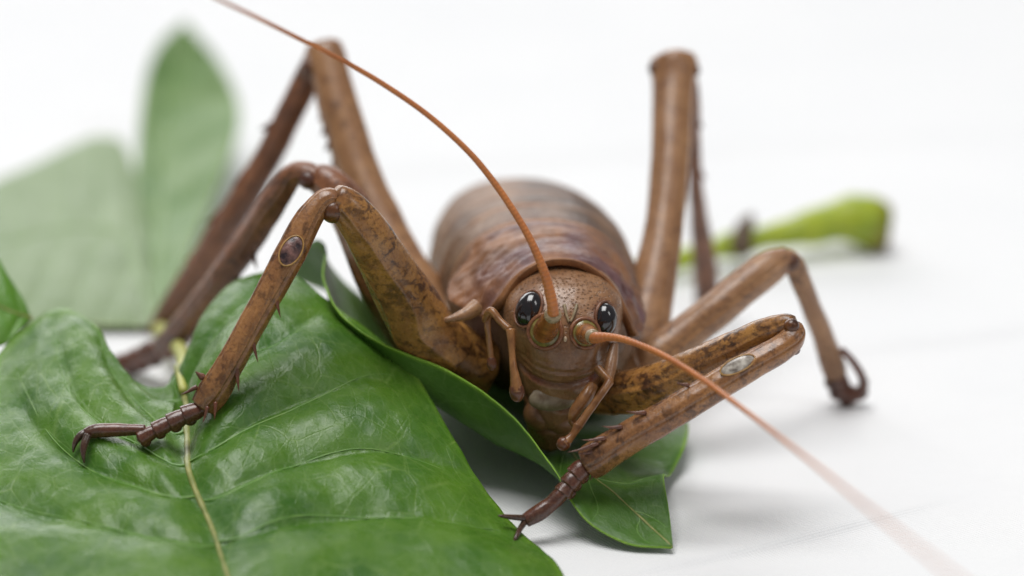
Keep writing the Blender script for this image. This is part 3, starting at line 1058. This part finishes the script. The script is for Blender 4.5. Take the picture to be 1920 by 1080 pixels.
# cheek strip on the right-hand side
mb = MB()
mb.tube(rows_px([(1152, 645, -2.5, 16), (1146, 680, -3.2, 24), (1138, 715, -4.0, 22)]), 24, 14)
mb.build('cheek_plate', M['head'], headob)


# --- antennae
def antenna(scape_px, ped_px, flag_px, sock_r):
    q, n = hit(hbvh, *scape_px[0])
    ex = P(*scape_px[1])
    ax = nrm(ex - q)
    mb = MB()
    rows = [[*p, r, r] for p, r in flag_px]
    mb.tube(np.array(rows), 260, 14)
    an = mb.build('antenna', M['antenna'], weta)
    mb = MB()
    L = np.linalg.norm(ex - q)
    mb.tube(np.array([[*(q - ax * 0.9), 0.9 * sock_r, 0.9 * sock_r], [*(q + ax * 0.1), 0.95 * sock_r, 0.95 * sock_r], [*(q + ax * L * 0.45), 0.88 * sock_r, 0.88 * sock_r],
                      [*(q + ax * L * 0.85), 0.68 * sock_r, 0.68 * sock_r], [*ex, 0.60 * sock_r, 0.60 * sock_r]]), 40, 28)
    mb.build('scape', M['scape'], an)
    mb = MB()
    pe = P(*ped_px)
    ax2 = nrm(pe - ex)
    mb.tube(np.array([[*(ex - ax * 0.12), 0.63 * sock_r, 0.63 * sock_r], [*(ex + ax2 * 0.2), 0.66 * sock_r, 0.66 * sock_r], [*(pe), 0.55 * sock_r, 0.55 * sock_r]]), 20, 24)
    mb.build('pedicel', M['membrane'], an)
    mb = MB()
    t = np.linspace(0, 2 * np.pi, 40)
    r = nrm(np.cross(n, camup))
    u = np.cross(r, n)
    mb.tube(np.array([[*(q + n * 0.02 + (r * math.cos(a) + u * math.sin(a)) * sock_r * 1.32), 0.2, 0.2] for a in t]), 60, 10, up=n, cap=False)
    mb.build('socket_rim', M['tibia'], an)
    mb = MB()
    mb.ball(q - n * 0.12, [r * sock_r * 1.28, n * 0.62, u * sock_r * 1.28], 14, 28)
    mb.build('socket_membrane', M['socket'], an)


def flag(lst):
    return [(P(px, py, d), px2mm(w, d) * 0.43) for px, py, d, w in lst]


antenna([(1022, 622), (1036, 592, -9.6)], (1037, 588, -9.9),
        flag([(1037, 589, -9.8, 27), (1036, 572, -10.2, 25), (1032, 552, -10.4, 24), (1022, 515, -10.8, 21), (1004, 470, -11, 18), (978, 420, -11, 16), (932, 350, -11, 15), (880, 286, -11.5, 13.5),
              (805, 218, -12, 12.5), (722, 160, -13, 12), (645, 115, -15, 11), (560, 72, -19, 10), (480, 32, -25, 9), (405, -4, -32, 8), (300, -60, -44, 8)]), 1.15)
antenna([(1097, 625), (1110, 630, -9.2)], (1113, 633, -9.6),
        flag([(1112, 633, -9.4, 27), (1122, 633, -10.0, 24), (1142, 632, -10.6, 18), (1175, 638, -11.6, 15), (1235, 662, -13.5, 14), (1300, 700, -16.5, 13.5), (1360, 742, -20, 12.5), (1430, 795, -28, 11),
              (1520, 865, -40, 9.5), (1610, 938, -51, 8.5), (1700, 1010, -62, 8), (1800, 1090, -73, 8), (1880, 1160, -80, 8)]), 1.0)


# --- legs
def boxy(amount=0.05, k=4, ph=0.0):
    return lambda s, a: 1 + amount * np.cos(k * a + ph) + 0 * s


def spine_mesh(mbase, tip, w):
    mb = MB()
    b0, t0 = np.asarray(mbase), np.asarray(tip)
    d = t0 - b0
    mid = b0 + d * 0.5 + np.array([0, 0, -0.04]) * np.linalg.norm(d)
    mb.tube(np.array([[*(b0 - d * 0.2), w, w], [*b0, w, w], [*mid, w * 0.55, w * 0.55], [*t0, w * 0.05, w * 0.05]]), 14, 8)
    return mb


def leg(femur, tibia, mats, knee, spines=(), coxa=None, power=2.3, up=None, lumps=0.05, groove=0.0):
    """femur/tibia: (px,py,d,wside[,wup]) rows; one continuous limb mesh, spines as pieces"""
    mb = MB()

    def femur_col(s, a, p):  # slightly darker and redder towards the knee
        c = np.ones(s.shape + (3,))
        k = np.clip((s - 0.86) / 0.14, 0, 1)[..., None]
        return c * (1 - 0.15 * k) + 0.15 * k * np.array([0.75, 0.55, 0.5])

    def rdg(s, a):
        r = 1 + 0.03 * np.cos(4 * a)
        for q in (0.55, 2.75, 3.7, 5.75):
            r = r + 0.045 * np.exp(-((a - q) / 0.10) ** 2) - 0.03 * np.exp(-((a - q - 0.25) / 0.12) ** 2)
        if groove:
            r = r - groove * np.exp(-((a - 1.5 * np.pi) / 0.35) ** 2)
        return r
    mb.tube(rows_px(femur), 150, 84, power=power, up=up, lump=lumps, lumpf=1.3, seed=3, colf=femur_col, ridge=rdg)
    for kx, ky, kd, kr in knee:
        c = P(kx, ky, kd)
        r = px2mm(kr, kd) / 2
        mb.ball(c, [(r, 0, 0), (0, r, 0), (0, 0, r)], 14, 20, colour=(0.36, 0.26, 0.24))
    if coxa:
        mb.tube(rows_px(coxa), 50, 32, power=2.1, lump=0.12, lumpf=0.9, seed=8)
    lg = mb.build('leg', mats[0], weta)
    mb = MB()
    tcol = lambda s, a, p: np.ones(s.shape + (3,)) * (1 - 0.28 * np.clip((s - 0.7) / 0.3, 0, 1))[..., None]

    def rdt(s, a):
        r = 1 + 0.05 * np.cos(4 * a) + 0 * s
        for q in (0.8, 2.3, 3.9, 5.5):
            r = r + 0.05 * np.exp(-((a - q) / 0.09) ** 2) - 0.05 * np.exp(-((a - q - 0.3) / 0.15) ** 2)
        return r
    mb.tube(rows_px(tibia), 150, 84, power=3.2, up=up, lump=lumps * 0.7, lumpf=1.6, seed=5, colf=tcol, ridge=rdt)
    mb.build('shin', mats[1], lg)
    for (bx, by, tx, ty, d, w) in spines:
        sm = spine_mesh(P(bx, by, d), P(tx, ty, d - 0.3), px2mm(w, d) / 2)
        sm.build('spine', M['spine'], lg)
    return lg


def foot(lg, segs_px, last, claws):
    for sg in segs_px:
        mb = MB()
        (x0, y0, d0, w0), (x1, y1, d1, w1) = sg[:2]
        a, b = P(x0, y0, d0), P(x1, y1, d1)
        mb.tube(rows_px([(x0, y0, d0, w0 * 0.8), ((x0 * 0.6 + x1 * 0.4), (y0 * 0.6 + y1 * 0.4), (d0 + d1) / 2, w0), (x1, y1, d1, w1 * 1.18)]), 22, 20, lump=0.03, lumpf=3)
        # soft pad under the far end of each joint
        ax = nrm(b - a)
        dn = nrm(np.array([0, 0, -1.0]) - ax * np.dot([0, 0, -1.0], ax))
        sd = np.cross(ax, dn)
        r = px2mm(w1, d1) / 2
        mb.ball(b - ax * r * 0.5 + dn * r * 0.75, [ax * r * 0.75, sd * r * 0.85, dn * r * 0.6], 12, 16, colour=(0.7, 0.7, 0.75))
        mb.build('foot_joint', M['foot'], lg)
    mb = MB()
    mb.tube(rows_px(last), 40, 20, lump=0.02, lumpf=3)
    mb.build('foot_joint', M['foot'], lg)
    for c in claws:
        mb = MB()
        mb.tube(rows_px(c), 24, 12)
        mb.build('claw', M['claw'], lg)


def eardrum(lg, px, py, bv_rows, ang, lpx, wpx, mat, dsurf):
    c = P(px, py, dsurf)
    u = camrt * math.cos(ang) + camup * math.sin(ang)
    n = -view
    n = nrm(n + camup * 0.25)
    u = nrm(u - n * np.dot(u, n))
    r = np.cross(u, n)
    mb = MB()
    mb.ball(c, [u * px2mm(lpx, dsurf) / 2, r * px2mm(wpx, dsurf) / 2, n * 0.22], 16, 28)
    e = mb.build('eardrum', mat, lg)
    mb = MB()
    t = np.linspace(0, 2 * np.pi, 40)
    mb.tube(np.array([[*(c + u * math.cos(a) * px2mm(lpx, dsurf) / 2 * 1.05 + r * math.sin(a) * px2mm(wpx, dsurf) / 2 * 1.08), 0.07, 0.10] for a in t]), 60, 8, up=n, cap=False)
    mb.build('eardrum_rim', M['rim'], lg)


# front leg on the big leaf
fl = leg([(845, 668, 3, 105), (800, 625, 1.5, 116), (770, 575, 0, 112), (725, 500, -3, 96), (690, 440, -5, 84), (660, 400, -6, 74), (638, 376, -6.5, 60), (626, 370, -6.8, 42)],
         [(634, 376, -6.5, 30), (616, 374, -6.8, 40), (595, 388, -7, 42.3), (570, 425, -7.2, 49.7), (545, 475, -7.5, 53.4), (510, 540, -7.7, 50.6), (470, 612, -7.8, 47.8), (430, 685, -7.8, 49.7), (400, 735, -7.6, 55.2), (382, 762, -7.4, 47.8)],
         (M['femur'], M['shin']), [(624, 396, -6.8, 46), (633, 374, -6.2, 42)],
         spines=[(516, 552, 526, 596, -8.3, 12), (472, 632, 484, 680, -8.3, 12), (443, 684, 448, 734, -8.5, 13), (364, 728, 338, 740, -8, 9), (388, 768, 380, 794, -9.0, 8), (404, 760, 402, 788, -9, 8), (378, 706, 366, 696, -8, 14)],
         coxa=[(905, 690, 6, 120), (870, 680, 5, 125), (830, 650, 3.5, 118), (808, 632, 2.5, 100)])
foot(fl, [((380, 765, -7.6, 34), (345, 780, -7.8, 34)), ((352, 777, -7.8, 33), (318, 794, -8, 33)), ((324, 790, -8, 31), (290, 808, -8.2, 30)), ((296, 804, -8.2, 28), (262, 823, -8.4, 30))],
     [(272, 806, -8.4, 20), (250, 806, -8.4, 22), (215, 806, -8.5, 26), (180, 808, -8.6, 27), (160, 814, -8.7, 22)],
     [[(168, 808, -8.5, 15), (152, 816, -8.8, 15), (141, 830, -9, 11), (137, 848, -9, 3)], [(165, 816, -9.4, 16), (158, 834, -9.8, 15), (156, 852, -10, 10), (158, 868, -10, 3)]])
eardrum(fl, 546, 470, None, math.radians(62), 60, 36, M['eardrum_dark'], -9.0)
# white joint membrane at the hip
mb = MB()
mb.tube(rows_px([(778, 652, 0.5, 6), (800, 640, -0.9, 7), (822, 616, -1.0, 7), (834, 602, -0.6, 6)]), 20, 10)
mb.build('hip_joint', M['membrane'], fl)
mb = MB()
mb.tube(rows_px([(828, 602, -0.6, 8), (850, 597, -0.6, 14), (875, 588, 0, 24), (895, 575, 0.6, 34)]), 24, 16, lump=0.06, lumpf=2)
mb.build('hip_spur', M['hind'], fl)

# front leg reaching over the folded tip
fr = leg([(1150, 740, 1, 74), (1180, 735, 0, 80), (1230, 722, -1.5, 78), (1300, 690, -3.5, 70), (1370, 655, -5.5, 62), (1430, 625, -7, 54), (1470, 610, -8, 44), (1488, 608, -8.5, 32)],
         [(1490, 612, -8, 30), (1487, 632, -8.8, 44), (1462, 655, -9, 46.0), (1400, 690, -9.4, 49.7), (1330, 732, -9.6, 51.5), (1250, 780, -9.5, 53.4), (1170, 826, -9, 57.0), (1120, 858, -8.6, 60.7), (1100, 870, -8.4, 55.2)],
         (M['femur'], M['shin']), [(1484, 612, -9.2, 30), (1490, 655, -8.6, 22)],
         spines=[(1288, 722, 1268, 717, -10.2, 8), (1205, 774, 1174, 771, -10.2, 9), (1160, 801, 1128, 799, -10, 9), (1128, 822, 1090, 825, -10, 9), (1112, 834, 1064, 848, -10, 9), (1108, 848, 1082, 851, -9.8, 8), (1114, 882, 1107, 902, -9, 7)],
         coxa=[(1090, 720, 4, 90), (1125, 730, 3, 95), (1160, 738, 1.5, 84)])
foot(fr, [((1098, 872, -8.6, 40), (1078, 893, -8.8, 37)), ((1082, 889, -8.8, 36), (1066, 910, -9, 35)), ((1068, 907, -9, 34), (1055, 925, -9.1, 34))],
     [(1058, 920, -9.2, 30), (1035, 943, -9.4, 30), (1008, 963, -9.6, 32), (985, 976, -9.7, 27)],
     [[(988, 972, -9.8, 13), (965, 970, -10.8, 11), (945, 968, -11.4, 8), (934, 967, -11.6, 3)], [(984, 978, -9.9, 13), (975, 992, -11, 11), (967, 1008, -12, 8), (962, 1018, -12.2, 3)]])
eardrum(fr, 1383, 684, None, math.radians(26), 68, 26, M['eardrum_pale'], -10.55)

# middle legs
ml = leg([(820, 660, 10, 100), (770, 610, 9, 100), (715, 520, 8, 92), (680, 440, 8.5, 84), (650, 385, 9, 76), (615, 345, 9.5, 66), (590, 332, 10, 50)],
         [(596, 334, 9.5, 40), (570, 325, 10, 40), (545, 332, 10.5, 42), (515, 375, 12, 48), (470, 445, 15, 50), (420, 515, 18, 50), (370, 580, 22, 50), (335, 625, 25, 52), (308, 652, 27, 46)],
         (M['tibia'], M['tibia']), [(578, 338, 9, 36)],
         spines=[(474, 476, 482, 506, 15, 13), (444, 520, 454, 552, 17, 13), (418, 556, 426, 590, 18.5, 13), (392, 590, 398, 624, 20.5, 13), (366, 622, 370, 656, 23, 14), (478, 400, 462, 394, 14, 11), (344, 648, 346, 678, 25.5, 13)],
         coxa=[(880, 690, 12, 110), (840, 670, 11, 110), (805, 645, 10, 98)])
foot(ml, [((308, 650, 27, 44), (280, 664, 29, 42)), ((285, 660, 29, 40), (258, 674, 31, 40)), ((262, 670, 31, 38), (238, 682, 32, 38))],
     [(245, 672, 31.5, 30), (225, 680, 32.5, 32), (205, 690, 33, 26)],
     [[(212, 686, 33, 16), (196, 696, 33.3, 12), (190, 706, 33.5, 4)], [(214, 690, 32.8, 16), (203, 702, 33, 12), (200, 712, 33.2, 4)]])

mr = leg([(1190, 700, 10, 80), (1230, 672, 10, 76), (1281, 630, 10.5, 68), (1340, 583, 11, 66), (1400, 533, 12, 64), (1445, 500, 13, 60), (1478, 482, 13.5, 42)],
         [(1470, 482, 13.5, 36), (1490, 498, 14, 36), (1505, 535, 15.5, 36), (1525, 585, 18, 36), (1545, 635, 20.5, 38), (1560, 680, 22, 42), (1567, 700, 22.7, 40)],
         (M['hind'], M['hind']), [(1482, 492, 13.2, 36)],
         spines=[(1540, 660, 1536, 682, 21, 10), (1552, 690, 1548, 712, 22, 10), (1560, 710, 1556, 732, 23, 10)],
         coxa=[(1130, 700, 11, 110), (1170, 695, 10.5, 105), (1205, 680, 10, 90)])
foot(mr, [((1564, 695, 22.6, 40), (1572, 720, 23.3, 38)), ((1570, 715, 23.2, 38), (1582, 738, 23.8, 38)), ((1580, 735, 23.8, 36), (1600, 744, 24, 36))],
     [(1596, 742, 24, 28), (1614, 735, 23.5, 22), (1618, 712, 22.6, 17), (1602, 682, 21.6, 15), (1578, 655, 20.6, 12)],
     [[(1612, 738, 24, 18), (1622, 728, 23.6, 12), (1627, 712, 23, 4)], [(1604, 744, 23.8, 18), (1618, 744, 23.8, 12), (1628, 734, 23.5, 4)]])

# hind legs
hl = leg([(840, 640, 18, 108), (795, 575, 19.5, 104), (745, 485, 22, 88), (705, 400, 24, 80), (668, 312, 26, 76), (652, 258, 27, 75), (636, 205, 28, 75), (622, 150, 29, 70), (612, 112, 30, 74), (606, 88, 30.5, 66)],
         [(600, 100, 30.5, 44), (575, 150, 31.5, 46), (545, 210, 32.5, 46), (505, 290, 34, 46), (455, 375, 36, 48), (405, 455, 38.5, 50), (365, 520, 41, 52), (330, 575, 43, 52), (300, 620, 45, 48)],
         (M['hind'], M['tibia']), [(585, 128, 29.5, 46)],
         spines=[(602, 185, 592, 196, 28, 13), (606, 215, 596, 226, 27.6, 13), (611, 243, 601, 255, 27, 13), (618, 272, 608, 284, 26.5, 13), (628, 303, 618, 315, 26, 13), (638, 332, 628, 344, 25.5, 13),
                 (510, 236, 486, 242, 33, 20), (464, 325, 434, 350, 35, 22), (415, 402, 384, 420, 37.5, 22), (372, 472, 346, 490, 40, 20)],
         coxa=[(900, 660, 18, 120), (860, 640, 18, 120), (825, 595, 19, 110)])
foot(hl, [((302, 618, 45, 44), (272, 626, 46, 42)), ((278, 624, 46, 40), (250, 632, 47, 40))],
     [(258, 628, 47, 30), (238, 634, 47.5, 30), (222, 640, 48, 24)], [[(226, 638, 48, 14), (212, 644, 48, 10), (206, 650, 48, 4)]])

hr = leg([(1195, 668, 15, 92), (1208, 615, 16.5, 90), (1228, 520, 19, 80), (1247, 410, 22, 70), (1257, 300, 25, 72), (1261, 200, 28, 75), (1263, 160, 29.2, 77), (1264, 132, 30, 88), (1263, 118, 30.4, 88), (1262, 110, 30.6, 74)],
         [(1276, 128, 31.5, 50), (1294, 175, 33, 34), (1299, 230, 35, 26), (1302, 290, 37.5, 24), (1305, 350, 40, 26), (1312, 420, 44, 34), (1320, 480, 47.5, 42), (1324, 530, 50.5, 46), (1324, 562, 52.5, 40)],
         (M['hind'], M['tibia']), [(1229, 128, 29.3, 28), (1299, 132, 29.3, 28), (1264, 116, 29.6, 40)],
         spines=[(1306, 228, 1318, 240, 35, 18), (1308, 322, 1324, 335, 39, 20), (1232, 200, 1226, 214, 27.5, 10)],
         coxa=[(1130, 690, 14, 120), (1165, 680, 14.5, 115), (1200, 650, 15.5, 98)], up=(0.0, -1.0, 0.2))
foot(hr, [((1322, 555, 52, 40), (1328, 570, 53, 38)), ((1326, 566, 53, 38), (1336, 574, 53.5, 36))],
     [(1332, 570, 53.5, 28), (1346, 572, 54, 28), (1360, 574, 54, 22)], [[(1356, 572, 54, 14), (1366, 576, 54, 10), (1372, 580, 54, 4)]])

# petiole joining the large leaf
for o in list(bpy.data.objects):
    if "_base" in o:
        del o["_base"]
